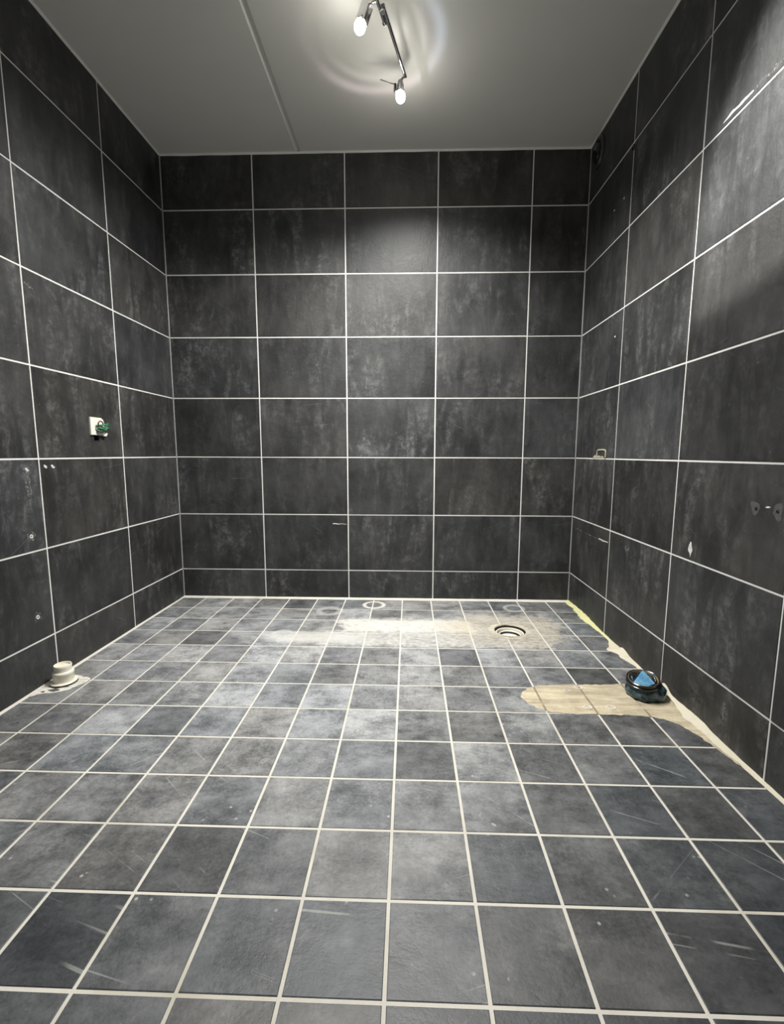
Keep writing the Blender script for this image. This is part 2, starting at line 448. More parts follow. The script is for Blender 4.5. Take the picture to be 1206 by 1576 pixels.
zl = [0] + [.1561+.3001*k for k in range(7)] + [H]
def wtint(i, j):
    v = random.gauss(1, .10); t = random.uniform(-.05, .02); return (v*(1+t), v, v*(1-t))
FB = Matrix(((1,0,0,0),(0,0,-1,0),(0,1,0,0),(0,0,0,1)))
FL = Matrix(((0,0,1,0),(1,0,0,0),(0,1,0,0),(0,0,0,1)))
FR = Matrix(((0,0,-1,W),(-1,0,0,0),(0,1,0,0),(0,0,0,1)))
tb = lay(wall_b, FB, [0, .4502, .9002, 1.3502, 1.8002, W], zl, .0058, TILE_W, wtint)
ll = [0] + [.4501+.4546*k for k in range(6)] + [DEP]
tl = lay(wall_l, FL, [-v for v in reversed(ll)], zl, .0058, TILE_W, wtint)       # local u = +y
rl = [0] + [.4478+.4546*k for k in range(6)] + [DEP]
tr = lay(wall_r, FR, rl, zl, .0058, TILE_W, wtint)                               # local u = -y
# floor: column lines a = -4..8, row lines b = 0..18
fx = [0] + [.7346+.1511*a for a in range(-4, 9)] + [W]
fy = sorted([-.0197-.1511*b for b in range(0, 19)] + [-DEP])
dark = {(7,5):.40,(3,8):.62,(5,8):.62,(4,7):.68,(6,7):.66,(7,7):.62,(8,7):.7,(4,4):.75,(5,5):.8,(2,1):.62,(4,6):.8,(-2,7):.70,(-3,3):.66,(1,4):.72,(1,5):.78,
        (-2,0):.7,(-1,0):.66,(-1,2):.75,(-1,11):.62,(0,10):.74,(7,11):.58,(6,11):.62,(7,10):.66,(8,10):.66,(6,10):.72,(5,10):.78,(4,10):.78,(6,9):.72,(7,9):.7,(8,9):.78,(8,8):.72,(7,8):.75,
        (5,9):.85,(-1,12):.8,(-2,11):.8,(5,12):.7,(4,12):.72,(6,12):.65,(3,0):1.0,(4,11):.85,(5,11):.8,(-5,6):.9,(-4,7):.9,(-5,7):.85,(-5,8):.8,(6,3):.9,(8,6):.8,(-4,8):.75}
light = {(2,7):1.4,(-1,4):1.35,(-3,4):1.35,(-1,6):1.35,(0,4):1.25,(1,6):1.25,(-4,4):1.2,(3,5):1.15,(2,6):1.1,(5,7):1.15,(3,11):1.25,(3,10):1.15,(4,9):1.1,(0,7):1.15,(1,7):1.05,(3,4):1.15,(-3,7):1.2,(-3,8):1.2,(-2,6):1.15,(-2,8):1.1,(2,9):1.15,(1,9):1.1,(6,4):1.1,(7,4):1.15}
def ftint(i, j):
    a = i-5; b = len(fy)-2-j          # tile between column lines a, a+1 and row lines b, b+1
    b = b
    v = dark.get((a, b), light.get((a, b), None))
    if v is None: v = random.gauss(1, .1)
    else: v *= random.gauss(1, .03)
    t = random.uniform(-.04, .08); return (v*(1-t), v, v*(1+t), max(0.0, min(1.6, (v-.35)*1.2+random.gauss(0, .12))))
tf = lay(floor, Matrix.Identity(4), fx, fy, .0062, TILE_F, ftint, .0008)
bpy.context.view_layer.update()

def floor_tiles_near(x, y, r):
    out = []
    for o in tf.values():
        p = o.matrix_world.translation; hx = max(abs(v.co.x) for v in o.data.vertices); hy = max(abs(v.co.y) for v in o.data.vertices)
        if abs(p.x-x) < hx+r and abs(p.y-y) < hy+r: out.append(o)
    return out
def wall_tile_at(tiles, p):
    for o in tiles.values():
        q = o.matrix_world.inverted() @ Vector(p)
        if abs(q.x) < max(abs(v.co.x) for v in o.data.vertices) and abs(q.y) < max(abs(v.co.y) for v in o.data.vertices): return o

# ------------------------------------------------------------------ ceiling: two boards with a bevelled joint
ceil = struct('ceiling', box('ceiling', -.1, W+.1, -DEP-.1, .1, H+.009, H+.06), CEIL, 'painted ceiling of smooth boards with one long joint', 'ceiling')
JX, JW = .679, .0125     # a V-groove: both long edges are chamfered
for x0, x1 in ((-.05, JX), (JX, W+.05)):
    bm = bmesh.new(); vs = box_bm(bm, x0, x1, -DEP-.05, .02, H, H+.0095)
    sg = -1 if x1 == JX else 1
    lo = [v for v in bm.verts if abs(v.co.z-H) < 1e-6 and abs(v.co.x-JX) < 1e-6]
    for v in lo: v.co.x += sg*JW
    link('ceiling_board', bm_mesh('ceiling_board', bm), CEIL, ceil)

def bead(name, a, b, nrm1, nrm2, s1, s2, mat, label, seed=0, var=.25, n=60, kind='structure', cat='trim', par=None):
    """irregular filled corner bead from a to b; nrm1, nrm2 point out of the two faces"""
    a, b, n1, n2 = Vector(a), Vector(b), Vector(nrm1), Vector(nrm2)
    bm = bmesh.new(); prev = None
    for i in range(n+1):
        p = a.lerp(b, i/n)
        f1 = (s1(i/n) if callable(s1) else s1)*(1+var*mnoise.noise((i*.35+seed*7.7, 1.3, seed)))
        f2 = (s2(i/n) if callable(s2) else s2)*(1+var*mnoise.noise((i*.35+seed*3.1, 5.3, seed)))
        e = .001
        sec = [p-e*n1-e*n2, p+f1*n1-e*n2, p+f1*n1*.98+.0004*n2, p+.42*(f1*n1)+.42*(f2*n2), p+.0004*n1+f2*n2*.98, p+f2*n2-e*n1]
        ring = [bm.verts.new(q) for q in sec]
        if prev:
            for k in range(len(ring)): bm.faces.new((prev[k], prev[(k+1)%6], ring[(k+1)%6], ring[k]))
        else: bm.faces.new(ring)
        prev = ring
    bm.faces.new(prev)
    o = link(name, bm_mesh(name, bm, True, 60), mat, par); tag(o, label, cat, kind=kind); return o

X, Y, Z = Vector((1,0,0)), Vector((0,1,0)), Vector((0,0,1))
bead('trim_1', (0,0,H), (W,0,H), -Y, -Z, .006, .007, CAULK, 'thin white caulk line between ceiling and lamp-lit back wall', 1)
bead('trim_2', (0,0,H), (0,-DEP,H), X, -Z, .006, .007, CAULK, 'thin white caulk line between ceiling and electrical-box wall', 2)
bead('trim_3', (W,0,H), (W,-DEP,H), -X, -Z, .006, .007, CAULK, 'thin white caulk line between ceiling and vent wall', 3)
bead('trim_4', (0,0,0), (0,0,H), X, -Y, .004, .004, SILICONE, 'grey silicone in the corner near the electrical box', 4)
bead('trim_5', (W,0,0), (W,0,H), -X, -Y, .004, .004, SILICONE, 'grey silicone in the corner below the round vent', 5)
bead('baseboard_back', (0,0,0), (W,0,0), -Y, Z, .019, .006, GROUT_F, 'pale joint where back wall meets the floor', 6, .12)
bead('baseboard_left', (0,0,0), (0,-DEP,0), X, Z, .008, .005, GROUT_F, 'pale joint where electrical-box wall meets the floor', 7, .15)
# cream and yellow old caulk along the right-hand wall foot, with broad smears
def rw(t):
    y = t*1.75; s = .010
    s += .016*math.exp(-((y-.02)/.06)**2) + .020*math.exp(-((y-.25)/.12)**2) + .034*math.exp(-((y-.60)/.045)**2) + .018*math.exp(-((y-.68)/.05)**2)
    s += .012*math.exp(-((y-.85)/.06)**2) + .020*math.exp(-((y-1.10)/.07)**2) + .012*math.exp(-((y-1.22)/.08)**2)
    return s
def rh(t):
    y = t*1.75; return .005 + .010*math.exp(-((y-.2)/.14)**2) + .012*math.exp(-((y-.64)/.03)**2) + .018*math.exp(-((y-.93)/.03)**2) + .014*math.exp(-((y-.86)/.02)**2) + .006*math.exp(-((y-1.1)/.08)**2)
bead('caulk_bead', (W,0,0), (W,-1.75,0), -X, Z, rw, rh, BEAD, 'ragged cream and yellow old caulk along the wall foot behind the blue-capped pipe', 8, .35, 170, None, 'caulk')
bead('baseboard_right', (W,-1.75,0), (W,-DEP,0), -X, Z, .008, .005, GROUT_F, 'pale joint at the foot of the vent wall', 9, .15)

# ------------------------------------------------------------------ floor drain hole with its collar
DC = (1.671, -.421); DR = .0685
cyl = lathe('cutter', [(0,-.2),(DR,-.2),(DR,.05),(0,.05)], 48, Matrix.Translation((*DC, 0)))
cut(floor_tiles_near(*DC, DR+.002), cyl)
cyl = lathe('cutter', [(0,-.2),(DR,-.2),(DR,.05),(0,.05)], 48, Matrix.Translation((*DC, 0)))
cut([floor], cyl)
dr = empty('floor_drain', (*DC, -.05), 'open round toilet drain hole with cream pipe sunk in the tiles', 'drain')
link('pipe_sleeve', lathe('pipe_sleeve', [(.0615,-.06),(.0615,.038),(.0600,.0395),(.0570,.039),(.0560,.034),(.0560,-.06)], 48), PVC, dr)
link('gap_shade', lathe('gap_shade', [(.0684,.0465),(.0660,.0460),(.0655,.040),(.0655,.015),(.0684,.015)], 48), RUBBER, dr)  # dark ring standing in for the shade in the gap round the sleeve
link('seal_ring', lathe('seal_ring', [(.0561,.020),(.0540,.024),(.0505,.024),(.0495,.0205),(.0505,.015),(.0561,.014)], 48), RUBBER, dr)
link('inner_pipe', lathe('inner_pipe', [(.0500,-.05),(.0500,.028),(.0482,.0305),(.0455,.028),(.0452,-.05)], 48), PVC, dr)
link('pipe_shade', lathe('pipe_shade', [(.0453,.0265),(.0443,.0255),(.0440,-.02),(.0453,-.02)], 44), RUBBER, dr)  # black ring that paints the shade on the inner pipe wall
link('plug', lathe('plug', [(0,.0215),(.028,.0212),(.040,.0195),(.0438,.016),(.0438,-.02),(0,-.02)], 40), WHITEP, dr)
o = link('mortar_collar', blob('mortar_collar', circle_outline(DC[0], DC[1], .090, .086, 22, .12, 3), .0007, .004, None, .012, 5, (DC[0], DC[1], DR+.0006), 3), MORT_C)
tag(o, 'cream mortar smeared around the open drain hole', 'mortar')

# ------------------------------------------------------------------ beige oval where a fixture stood, reaching to the wall
ov = [(1.586,-.99),(1.600,-.945),(1.645,-.918),(1.72,-.905),(1.81,-.900),(1.90,-.897),(1.98,-.885),(2.035,-.868),(2.052,-.86),(2.054,-.95),(2.052,-1.10),(2.052,-1.22),(2.054,-1.30),
      (2.040,-1.225),(2.018,-1.155),(1.985,-1.105),(1.93,-1.086),(1.84,-1.080),(1.74,-1.081),(1.66,-1.072),(1.612,-1.045)]
o = link('mortar_patch', blob('mortar_patch', ov, .0010, .006, None, .006, 6, seed=5), MORT_B)
tag(o, 'oval beige mortar patch under the blue-capped pipe', 'mortar')
for x, y, r in [(1.845,-1.045,.013),(1.775,-1.045,.012),(1.79,-.925,.012),(1.745,-.945,.010)]:
    link('old_screw_spot', tube('old_screw_spot', [(x+r*math.cos(a), y+r*.8*math.sin(a), .0012) for a in [2*PI*k/18 for k in range(18)]], .0022, 6, 0, True), MORT_W, o)

# ------------------------------------------------------------------ pipe with blue plastic stuffed in
BX, BY = 1.985, -.962
bp = empty('capped_waste_pipe', (BX, BY, 0), 'short dark pipe stub wrapped in teal plastic with blue sheet in its mouth', 'pipe')
def crum(r, z, a, k):
    q = mnoise.noise((math.cos(a)*1.8, math.sin(a)*1.8, z*40))*.006 + mnoise.noise((math.cos(a)*5, math.sin(a)*5, z*70+4))*.003
    bulge = .012*max(0, math.cos(a+.2))**3*(1 if .008 < z < .04 else .4)
    return (r+q+bulge if r > .03 else r, z)
link('wrapped_sleeve', lathe('wrapped_sleeve', [(.046,-.002),(.050,.002),(.054,.010),(.0555,.020),(.054,.030),(.0515,.040),(.048,.046),(.044,.046),(.043,.02),(.043,-.002)], 64, None, crum), TEAL, bp)
tilt = Matrix.Translation((-.007, -.004, .050)) @ Matrix.Rotation(math.radians(7), 4, 'X') @ Matrix.Rotation(math.radians(-5), 4, 'Y')
link('rim', lathe('rim', [(.0445,-.006),(.0485,-.007),(.0505,-.003),(.0500,.001),(.0475,.0025),(.0465,.001),(.0470,.006),(.0490,.008),(.0490,.011),(.0465,.0125),(.0440,.011),(.0430,.002),(.0445,-.006)], 56, tilt), BLACK, bp)
o = link('inner_lip', lathe('inner_lip', [(.0425,-.008),(.0445,.0095),(.0430,.0112),(.0415,.009),(.0405,-.008)], 48, tilt), simple('ochre_lip', (.30, .22, .13), .4), bp); o['label'] = 'ochre inner lip'
# the blue sheet: a folded kite of flat facets inside the mouth, dark film below it
link('mouth_film', lathe('mouth_film', [(0,-.012),(.02,-.010),(.034,-.013),(.0415,-.006)], 40, tilt, crum), TEAL, bp)
P_ = [(-.038,-.014,.006),(-.006,-.037,.005),(.023,-.028,.009),(.013,.031,.020),(-.014,.002,.012),(-.030,.018,-.006),(.033,-.008,-.008),(.028,.022,-.004),(-.020,-.028,.004)]
bm = bmesh.new(); vv = [bm.verts.new(p) for p in P_]
for f in [(0,8,4),(8,1,4),(1,2,4),(2,3,4),(3,0,4)]: bm.faces.new([vv[i] for i in f])
bmesh.ops.solidify(bm, geom=bm.faces[:], thickness=.0008); bmesh.ops.delete(bm, geom=[v for v in bm.verts if not v.link_faces], context='VERTS')
bmesh.ops.transform(bm, matrix=tilt, verts=bm.verts[:])
o = link('plastic_sheet', bm_mesh('plastic_sheet', bm), BLUE, bp); o['label'] = 'bright blue folded plastic sheet'
bm = bmesh.new(); vv = [bm.verts.new(p) for p in P_]
for f in [(2,6,3),(6,7,3),(3,5,0)]: bm.faces.new([vv[i] for i in f])
bmesh.ops.solidify(bm, geom=bm.faces[:], thickness=.0008); bmesh.ops.delete(bm, geom=[v for v in bm.verts if not v.link_faces], context='VERTS')
bmesh.ops.transform(bm, matrix=tilt, verts=bm.verts[:])
o = link('sheet_back', bm_mesh('sheet_back', bm), NAVY, bp); o['label'] = 'dark blue side flaps of the folded sheet'
for a0, a1 in ((-.55, .9), (2.2, 3.3)):
    pts = [tilt @ Vector((.034*math.cos(a0+(a1-a0)*t), .034*math.sin(a0+(a1-a0)*t), .006+.006*math.sin(t*PI))) for t in [k/8 for k in range(9)]]
    link('sheet_fold', tube('sheet_fold', pts, lambda t: .0012+.0035*math.sin(PI*t), 8), TEAL, bp)

# ------------------------------------------------------------------ cream pipe coupling on the other side
PX, PY = .053, -.952
lp = empty('waste_pipe_stub', (PX, PY, 0), 'cream plastic pipe stub with stepped collar standing by the wall foot', 'pipe')
link('pipe_body', lathe('pipe_body', [(.028,-.02),(.0305,.006),(.0305,.034),(.0315,.0355),(.0315,.042),(.0295,.045),(.0265,.0465),(.0255,.050),(.0262,.058),(.0265,.064),(.0250,.067),(.0228,.0665),(.0222,.060),(.0222,-.02)], 44), PVC, lp)
link('pipe_plug', lathe('pipe_plug', [(0,.0615),(.010,.0620),(.019,.0610),(.0223,.0585),(.0223,.04),(0,.04)], 36), PVC, lp)
fl = link('flange', lathe('flange', [(.029,.0045),(.0385,.0060),(.0395,.0085),(.0375,.0105),(.029,.0112)], 44), PVC, lp)
link('gasket', lathe('gasket', [(.027,.0010),(.0385,.0012),(.0405,.0030),(.0400,.0056),(.027,.0056)], 44), RUBBER, lp)
po = [(.001,-1.035),(.03,-1.026),(.068,-1.016),(.095,-.995),(.112,-.966),(.122,-.935),(.115,-.915),(.09,-.905),(.05,-.895),(.002,-.90)]
o = link('mortar_patch', blob('mortar_patch', po, .0022, .004, None, .006, 6, seed=11), MORT_W)
tag(o, 'chipped pale mortar around the cream pipe stub', 'mortar')
for x, y, rx, ry, s in [(.058,-1.002,.020,.010,1),(.082,-.978,.009,.006,2),(.030,-1.015,.008,.005,3)]:
    link('mortar_gap', blob('mortar_gap', circle_outline(x, y, rx, ry, 10, .3, s), .0028, .001, None, .003, 4, seed=s), CHIP, o)

# ------------------------------------------------------------------ open electrical box on the left wall
FLw = lambda y, z, d=0.0: Matrix(((0,0,1,d),(1,0,0,y),(0,1,0,z),(0,0,0,1)))     # local (x along +y, y up, z out of the wall)
OY, OZ = -.609, .878
mcut = box('cutter', -.05, .02, OY-.020, OY+.012, OZ-.058, OZ+.02)
cut([wall_tile_at(tl, (0, OY, OZ-.03)), wall_l], mcut)
ob = empty('electrical_outlet', (0, OY, OZ), 'opened white wall socket with loose green wires on the dark tiles', 'socket')
bm = bmesh.new(); pr = []
for (x, y) in [(-.040,-.034),(.034,-.034),(.039,-.029),(.039,.019),(.034,.029),(.024,.034),(-.040,.034)]: pr.append((x, y))
pl_lo = [bm.verts.new((x, y, -.002)) for x, y in pr]; pl_hi = [bm.verts.new((x, y, .0045)) for x, y in pr]; pl_t = [bm.verts.new((x*.955, y*.955, .0065)) for x, y in pr]
for i in range(7):
    j = (i+1) % 7; bm.faces.new((pl_lo[i], pl_lo[j], pl_hi[j], pl_hi[i])); bm.faces.new((pl_hi[i], pl_hi[j], pl_t[j], pl_t[i]))
bm.faces.new(pl_t); bm.faces.new(pl_lo)
bmesh.ops.transform(bm, matrix=FLw(0, 0), verts=bm.verts[:])
link('plate', bm_mesh('plate', bm), WHITEP, ob)
bm = bmesh.new()      # an open black box lining the hole in the wall
for b_ in [(-.0201,.0121,-.0581,.0201,-.0500,-.040),(-.0201,-.0170,-.0581,.0201,-.041,-.0005),(.0090,.0121,-.0581,.0201,-.041,-.0005),(-.0201,.0121,-.0581,-.0545,-.041,-.0005)]: box_bm(bm, *b_, FLw(0, 0))
link('back_box', bm_mesh('back_box', bm), RUBBER, ob)
bm = bmesh.new(); box_bm(bm, .022, .040, -.036, -.030, .002, .013, FLw(0, 0)); box_bm(bm, .034, .047, -.030, -.024, .004, .012, FLw(0, 0))
link('broken_clip', bm_mesh('broken_clip', bm), WHITEP, ob)
def wires(pts, r, mat, nm='wire'):
    link(nm, tube(nm, [FLw(0, 0) @ Vector(p) for p in pts], r, 8, 5), mat, ob)
wires([(.008,.004,.010),(-.008,.006,.014),(-.016,.012,.020),(-.008,.020,.022),(.006,.015,.022),(.014,.006,.018)], .0024, BROWNW)
wires([(.0,.004,.009),(.010,.006,.022),(.022,.008,.026),(.036,.012,.022),(.044,.006,.020)], .0030, GREEN)
wires([(-.016,-.006,.010),(-.006,-.007,.020),(.008,-.006,.026),(.022,.0,.024),(.034,.006,.022)], .0030, GREEN)
wires([(-.010,-.010,.010),(.004,-.012,.022),(.016,-.012,.024),(.030,-.004,.026),(.042,-.008,.022)], .0030, GREEN)
wires([(-.012,-.016,.010),(-.004,-.020,.018),(.008,-.020,.020),(.014,-.014,.018),(.006,-.006,.016)], .0042, OLIVE)
wires([(.000,.000,.010),(.012,-.002,.018),(.018,-.010,.020),(.014,-.020,.014)], .0036, OLIVE)

# ------------------------------------------------------------------ marks on the walls (parts of the walls they are on)
def on_left(y, z): return FLw(y, z)
def on_right(y, z): return Matrix(((0,0,-1,W),(-1,0,0,y),(0,1,0,z),(0,0,0,1)))
def on_back(x, z): return Matrix(((1,0,0,x),(0,0,-1,0),(0,1,0,z),(0,0,0,1)))
def mark(nm, frame, outline, mat, parent, h=.0007, jit=.003, seed=0, inset=.001):
    return link(nm, blob(nm, outline, h, inset, frame, jit, 4, seed=seed), mat, parent)
# left wall
mark('dust_smear', on_left(-.960,.67), [(-.014,.052),(.004,.055),(.010,.03),(.014,-.01),(.012,-.05),(.002,-.06),(-.006,-.03),(-.010,.01)], SMEAR, wall_l, .0005, .006, 2)
mark('filler_spot', on_left(-.957,.722), circle_outline(0,0,.007,.006,10,.3,2), FILLER, wall_l, .001)
for y, z, s in ((-.965,.507,3),(-.971,.238,4)):
    mark('dust_ring', on_left(y,z), circle_outline(0,0,.019,.016,12,.3,s), SMEAR, wall_l, .0006, .004, s)
    pg = link('wall_plug', lathe('wall_plug', [(.0026,-.004),(.0026,.0002),(.0033,.0012),(.0055,.0018),(.0068,.0012),(.0072,-.001)], 20, on_left(y,z)), FILLER, wall_l)
for y in (-.882,-.848):
    mark('filler_spot', on_left(y,.729), circle_outline(0,0,.008,.006,10,.35,int(-y*100)), FILLER, wall_l, .0012)
mark('dust_smear', on_left(-.880,1.303), [(-.022,.012),(.0,.012),(.014,.002),(.022,-.016),(.008,-.006),(-.014,-.002)], SMEAR, wall_l, .0005, .006, 9)
# right wall: drilled holes with chipped glaze, filler, adhesive
for y, z, s, out in ((-1.247,.644,1,[(-.020,.020),(.012,.014),(.012,-.006),(.004,-.016),(-.006,-.024),(-.014,-.012)]),(-1.315,.645,2,[(-.020,.010),(-.010,.022),(.010,.018),(.018,.004),(.014,-.014),(.002,-.026),(-.012,-.016),(-.020,-.004)])):
    t = wall_tile_at(tr, (W, y, z))
    c1 = lathe('cutter', [(0,-.03),(.0052,-.03),(.0052,.03),(0,.03)], 20, on_right(y,z))
    cut([t, wall_r], c1)
    link('chipped_glaze', blob('chipped_glaze', [(p_*.78, q_*.82) for p_, q_ in out], .0005, .001, on_right(y,z), .006, 6, (.002 if s == 1 else 0, 0, .0052), s), CHIP, wall_r)
mark('filler_spot', on_right(-1.283,.652), [(-.008,-.002),(.004,.003),(.009,.002),(.0,-.003)], FILLER, wall_r)
mark('filler_spot', on_right(-1.003,.492), [(-.003,.022),(.004,.016),(.006,.002),(.010,-.008),(.004,-.014),(.002,-.026),(-.003,-.012),(-.008,-.004),(-.009,.008)], FILLER, wall_r, .001, .004, 3)
mark('dust_smear', on_right(-1.026,.483), [(-.003,.012),(.004,.006),(.003,-.014),(-.003,-.006)], SMEAR, wall_r, .0005, .003, 4)
mark('dust_smear', on_right(-.605,.409), circle_outline(0,0,.016,.012,10,.4,5), SMEAR, wall_r, .0005, .006, 5)
o = link('adhesive_outline', tube('adhesive_outline', [on_right(-.314,.776) @ Vector((x, y, .0004)) for x, y in [(-.045,-.014),(-.045,.012),(-.030,.018),(.03,.018),(.045,.012),(.045,-.014)]], .0036, 6, 3), BEIGER, wall_r)
mark('adhesive_smear', on_right(-.285,.770), [(-.06,-.012),(.07,-.012),(.05,-.004),(.0,.0),(-.05,-.002)], BEIGER, wall_r, .0005, .008, 7)
link('scratch', tube('scratch', [on_right(-.05-.04*k, .402-.0006*k) @ Vector((0,.0015*math.sin(k*2.1),0)) for k in range(10)], lambda t: .0008+.0012*abs(math.sin(9*t)), 5), SMEAR, wall_r)
link('scratch', tube('scratch', [on_right(-.34-.024*k, .401) @ Vector((0,.001*math.sin(k*2.1),0)) for k in range(5)], .0022, 5), FILLER, wall_r)
for k in range(5):
    y0 = -.985-.052*k
    mark('adhesive_streak', on_right(y0-.03, 1.675), [(-.028,-.004),(-.01,.003+.001*k),(.012,.004),(.030,.002),(.026,-.003),(.0,-.0045)], FILLER if k in (0,1) else SMEAR, wall_r, .0008, .004, 20+k)
for y, z in ((-.381,1.260),(-.387,1.789),(-.299,1.786)):
    mark('filler_spot', on_right(y,z), circle_outline(0,0,.005,.004,8,.3,int(-y*1000)), FILLER, wall_r, .0009, .001)
mark('dust_smear', on_right(-1.206,.09), [(-.004,.03),(.004,.02),(.002,-.01),(.006,-.04),(-.002,-.03),(-.006,.0)], SMEAR, wall_r, .0005, .004, 31)
link('plug', lathe('plug', [(.0,.006),(.007,.0055),(.010,.003),(.011,-.001)], 16, on_right(-.446,1.940)), BLACK, wall_r)
# back wall
link('scratch', tube('scratch', [on_back(.819+.0105*k,.4075-.0002*k) @ Vector((0,.0012*math.sin(k*1.7),0)) for k in range(8)], lambda t: .0022*(1-t)+.0008, 5), FILLER, wall_b)
link('scratch', tube('scratch', [on_back(.905+.0095*k,.4055) @ Vector((0,.001*math.sin(k*1.3),0)) for k in range(5)], .001, 5), SMEAR, wall_b)

# ------------------------------------------------------------------ round black air vent high in the right corner
VM = on_right(-.092, 2.130)
vt = empty('air_vent', (W, -.092, 2.130), 'round black air vent on dark tiles just under the ceiling corner', 'vent')
VENT = simple('vent_plastic', (.045, .045, .047), .3, var=.1, bump=.02)
def vpart(nm, prof, mat): 
    o = link(nm, lathe(nm, prof, 48, VM), mat, vt); o.matrix_parent_inverse = Matrix.Translation((-W, .092, -2.130)); return o
vpart('outer_ring', [(.062,-.001),(.064,.003),(.062,.010),(.056,.013),(.050,.011),(.047,.004),(.046,-.001)], VENT)
vpart('centre_disc', [(0,.020),(.028,.019),(.036,.015),(.038,.011),(.034,.008),(0,.007)], BLACK)
vpart('spindle', [(0,.008),(.005,.008),(.005,-.001),(0,-.001)], BLACK)

# ------------------------------------------------------------------ ceiling spot bar with four lamps
BD = Vector((.242, .970, 0)).normalized(); BN = Vector((BD.y, -BD.x, 0))     # along the bar towards the back wall; to its right
LC = Vector((1.088, -.895, H))                                              # middle of the fixture on the ceiling
lb = empty('spot_bar_lamp', LC, 'chrome ceiling spot bar with lit bulbs on jointed arms', 'lamp')
def L(p): return Vector(p)-LC
def lpart(nm, me, mat, par=lb): return link(nm, me, mat, par)
def along(s, z, side=0.0): return LC + BD*s + BN*side + Vector((0, 0, z))
def lbox(nm, s0, s1, n0, n1, z0, z1, mat, bev=.0015):
    me = box(nm, n0, n1, s0, s1, z0, z1, bev); 
    me.transform(Matrix(((BN.x,BD.x,0,0),(BN.y,BD.y,0,0),(0,0,1,0),(0,0,0,1)))); return lpart(nm, me, mat)
lbox('canopy', -.13, .112, -.030, .030, -.024, .0005, CHROME, .003)
def ltube(nm, a, b, r, mat, n=16, par=lb): return lpart(nm, tube(nm, [L(a), L(b)], r, n), mat, par)
zc_ = -.050
ltube('centre_tube', along(-.19, zc_-.006), along(.175, zc_-.006), .0056, CHROME)
for s in (-.19, .175):
    lpart('end_knob', lathe('end_knob', [(0,-.008),(.005,-.0065),(.0078,-.002),(.0078,.003),(.005,.007),(0,.008)], 18, Matrix.Translation(L(along(s, zc_-.006))) @ frame_to(BD)), CHROME)
for s in (-.05, .05): ltube('stem', along(s, -.02), along(s, zc_-.006), .006, CHROME)
for s0, s1, sd in ((.125, .405, .010), (-.14, -.42, -.010)):
    ltube('swing_arm', along(s0, zc_, sd), along(s1, zc_-.002, sd), .0062, CHROME)
    lpart('arm_joint', lathe('arm_joint', [(0,-.010),(.0085,-.009),(.0095,0),(.0085,.009),(0,.010)], 18, Matrix.Translation(L(along(s0+(.01 if s0 > 0 else -.01), zc_-.003, sd*.5)))), STEEL)

heads = []
def spot_head(pos, root, lev, plates, aim=(0,0,-1)):
    """pos: bulb centre; root: where the arm carries it"""
    pos, root = Vector(pos), Vector(root); aim = Vector(aim).normalized(); m = frame_to(-aim, L(pos))    # local +z points back to the socket
    hd = lpart('lamp_holder', lathe('lamp_holder', [(.0085,.016),(.0125,.018),(.0130,.034),(.0115,.036),(.0095,.046),(.0060,.050),(0,.050)], 28, m), STEEL)
    lpart('bracket', tube('bracket', [L(root), L(root*.5+(pos-aim*.046)*.5+Vector((0,0,.004))), L(pos-aim*.046)], .0042, 10, 5), CHROME, hd)
    lpart('lamp_collar', lathe('lamp_collar', [(.0125,.010),(.0150,.012),(.0150,.0185),(.0125,.0185)], 28, m), CHROME, hd)
    bl = lpart('bulb', lathe('bulb', [(.0100,.0135),(.0135,.009),(.0168,.003),(.0178,-.004),(.0168,-.012),(.0135,-.0185),(.0080,-.023),(0,-.0250)], 32, m), BULB)
    bl['label'] = 'glowing warm white bulb'
    u = Vector((lev[0], lev[1], lev[2])).normalized()
    if plates:     # two flat heat shields beside the socket
        for k, (off, mt) in enumerate(((-.012, CHROME), (.016, STEEL))):
            bm = bmesh.new(); box_bm(bm, off-.0012, off+.0012, -.013, .013, .008, .058)
            bmesh.ops.transform(bm, matrix=m, verts=bm.verts[:]); lpart('heat_shield', bm_mesh('heat_shield', bm), mt, hd)
    else:
        lpart('clip_pad', lathe('clip_pad', [(0,-.004),(.011,-.004),(.012,0),(.011,.004),(0,.004)], 20, Matrix.Translation(L(pos)+u*.021+Vector((0,0,.022))) @ frame_to(u) @ Matrix.Diagonal((.75,1.35,1,1))), BLACK, hd)
        lpart('lever_wire', tube('lever_wire', [L(pos)+u*.020+Vector((0,0,.034)), L(pos)+u*.050+Vector((0,.012,.046)), L(pos)+u*.078+Vector((0,.012,.050))], .0017, 6, 4), STEEL, hd)
    heads.append((pos, aim))
B2 = Vector((1.178, -.486, 2.107)); B1 = Vector((1.058, -.775, 2.107))
spot_head(B2, along(.405, zc_-.002, .010), (-1, -.25, 0), False, (.02, .06, -1))
spot_head(B1, along(.10, zc_-.006), (-1, 0, 0), True, (-.42, .12, -1))
spot_head(along(-.08, -.10, .065), along(-.08, zc_-.006), (1, 0, 0), False, (.45, -.1, -1))
spot_head(along(-.405, -.10, -.010), along(-.405, zc_-.002, -.010), (1, .2, 0), False, (.0, .05, -1))

def add_light(nm, kind, pos, aim, energy, color=WARM, **kw):
    ld = bpy.data.lights.new(nm, kind); ld.energy = energy; ld.color = color
    for k, v in kw.items(): setattr(ld, k, v)
    o = bpy.data.objects.new(nm, ld); COL.objects.link(o); o.parent = lb; o.location = L(pos)
    o.rotation_euler = Vector(aim).to_track_quat('-Z', 'Y').to_euler(); return o
for k, (pos, aim) in enumerate(heads):
    add_light('bulb_light', 'SPOT', pos+aim*.034, AIMS[k], P_HEAD[k], shadow_soft_size=.018, spot_size=math.radians(CONE[k]), spot_blend=BLEND[k])
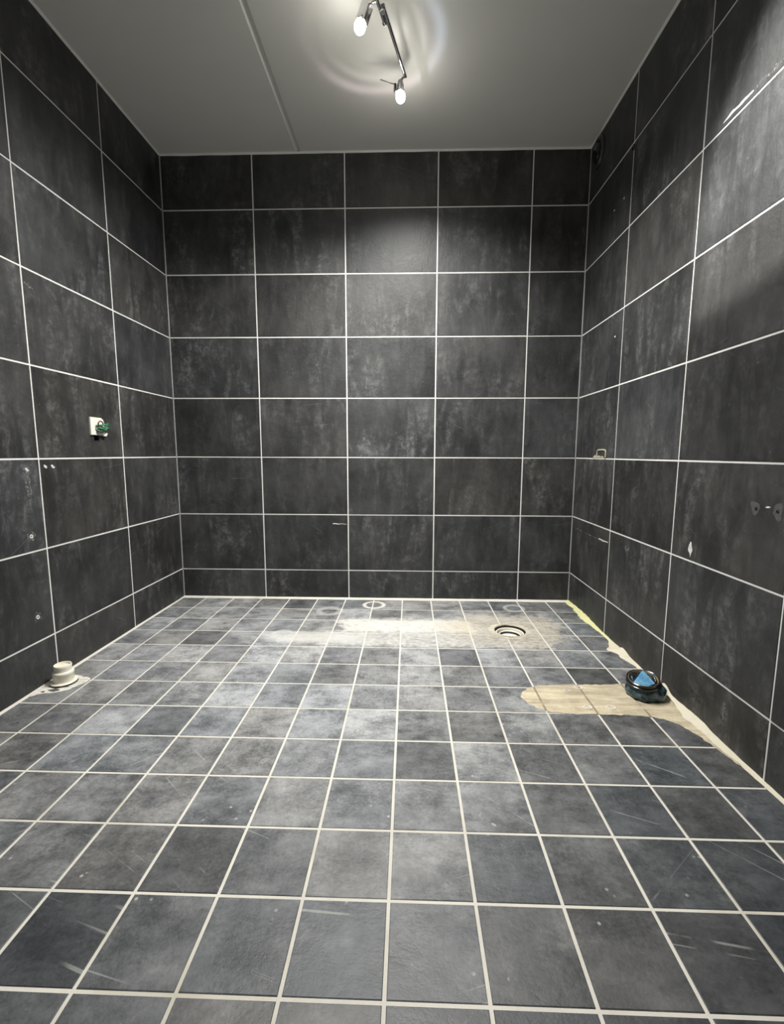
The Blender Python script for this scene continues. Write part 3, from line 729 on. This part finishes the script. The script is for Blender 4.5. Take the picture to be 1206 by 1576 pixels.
# the third head carries a flat barn door: its beam on the vent wall is cut off below
hp = heads[2][0]+Vector((.030, -.030, -.018)); tgt = Vector((W, -1.47, 1.30))
def door(a, b, out):
    e = [hp+(Vector(p)-hp).normalized()*.032 for p in (a, b)]; e = [e[0]+(e[0]-e[1])*.4, e[1]+(e[1]-e[0])*.4]
    q = [L(v) for v in (e[0], e[1], e[1]+Vector(out), e[0]+Vector(out))]
    me = mesh_from('barn_door', q, [(0,1,2,3)]); bm = bmesh.new(); bm.from_mesh(me)
    bmesh.ops.solidify(bm, geom=bm.faces[:], thickness=.0008); lpart('barn_door', bm_mesh('barn_door', bm), STEEL)
door((W,-.75,1.12), (W,-2.3,1.40), (0, 0, -.035))
add_light('shielded_beam', 'SPOT', hp, tgt-hp, P_SIDE, spot_size=math.radians(62), spot_blend=.6, shadow_soft_size=.0006)
# stray light through the dichroic reflector of the second head: coloured rings on the ceiling
sp = B1+Vector((.024, .030, .002)); sl = add_light('reflector_spill', 'POINT', sp, (0,0,-1), P_SPILL, (1,1,1), shadow_soft_size=.004)
sl.rotation_euler = (0, 0, 0); sl.data.use_nodes = True; nt = sl.data.node_tree
class GL(G):
    def __init__(self, nt): self.nt = nt
g = GL(nt); em = nt.nodes['Emission']
nv = g.n('ShaderNodeTexCoord').outputs['Normal']; sx = g.n('ShaderNodeSeparateXYZ'); g.put(sx.inputs[0], nv)
hh = H-sp.z; iz = g.m('DIVIDE', hh, sx.outputs[2])
cx_, cy_ = 1.085-sp.x, -.600-sp.y
px = g.m('SUBTRACT', g.m('MULTIPLY', sx.outputs[0], iz), cx_); py = g.m('SUBTRACT', g.m('MULTIPLY', sx.outputs[1], iz), cy_)
rr = g.m('SQRT', g.m('ADD', g.m('MULTIPLY', px, px), g.m('MULTIPLY', py, py)))
def band(r, w): return g.ramp(g.m('ABSOLUTE', g.m('SUBTRACT', rr, r)), 0.0, w, 1.0, 0.0)
comp = g.m('POWER', g.m('MINIMUM', g.m('DIVIDE', 1.0, g.m('ABSOLUTE', sx.outputs[2])), 4.5), 3.0)
pat = g.m('ADD', g.m('MULTIPLY', band(.235, .035), 1.0), g.m('ADD', g.m('MULTIPLY', band(.172, .025), .55), g.ramp(rr, .0, .40, .32, 0.0)))
blue = g.ramp(g.m('ADD', px, g.m('MULTIPLY', py, -.9)), -.10, .30)
colr = g.mix(blue, (1.0, .78, .86), (.62, .74, 1.0)); colr = g.mix(g.ramp(rr, .15, .21), (1, .97, .92), colr)
g.put(em.inputs[0], colr); wgt = g.ramp(g.m('ADD', g.m('MULTIPLY', px, .8), py), -.12, .14, .12, 1.0)
g.put(em.inputs[1], g.m('MULTIPLY', g.m('MULTIPLY', pat, wgt), comp))
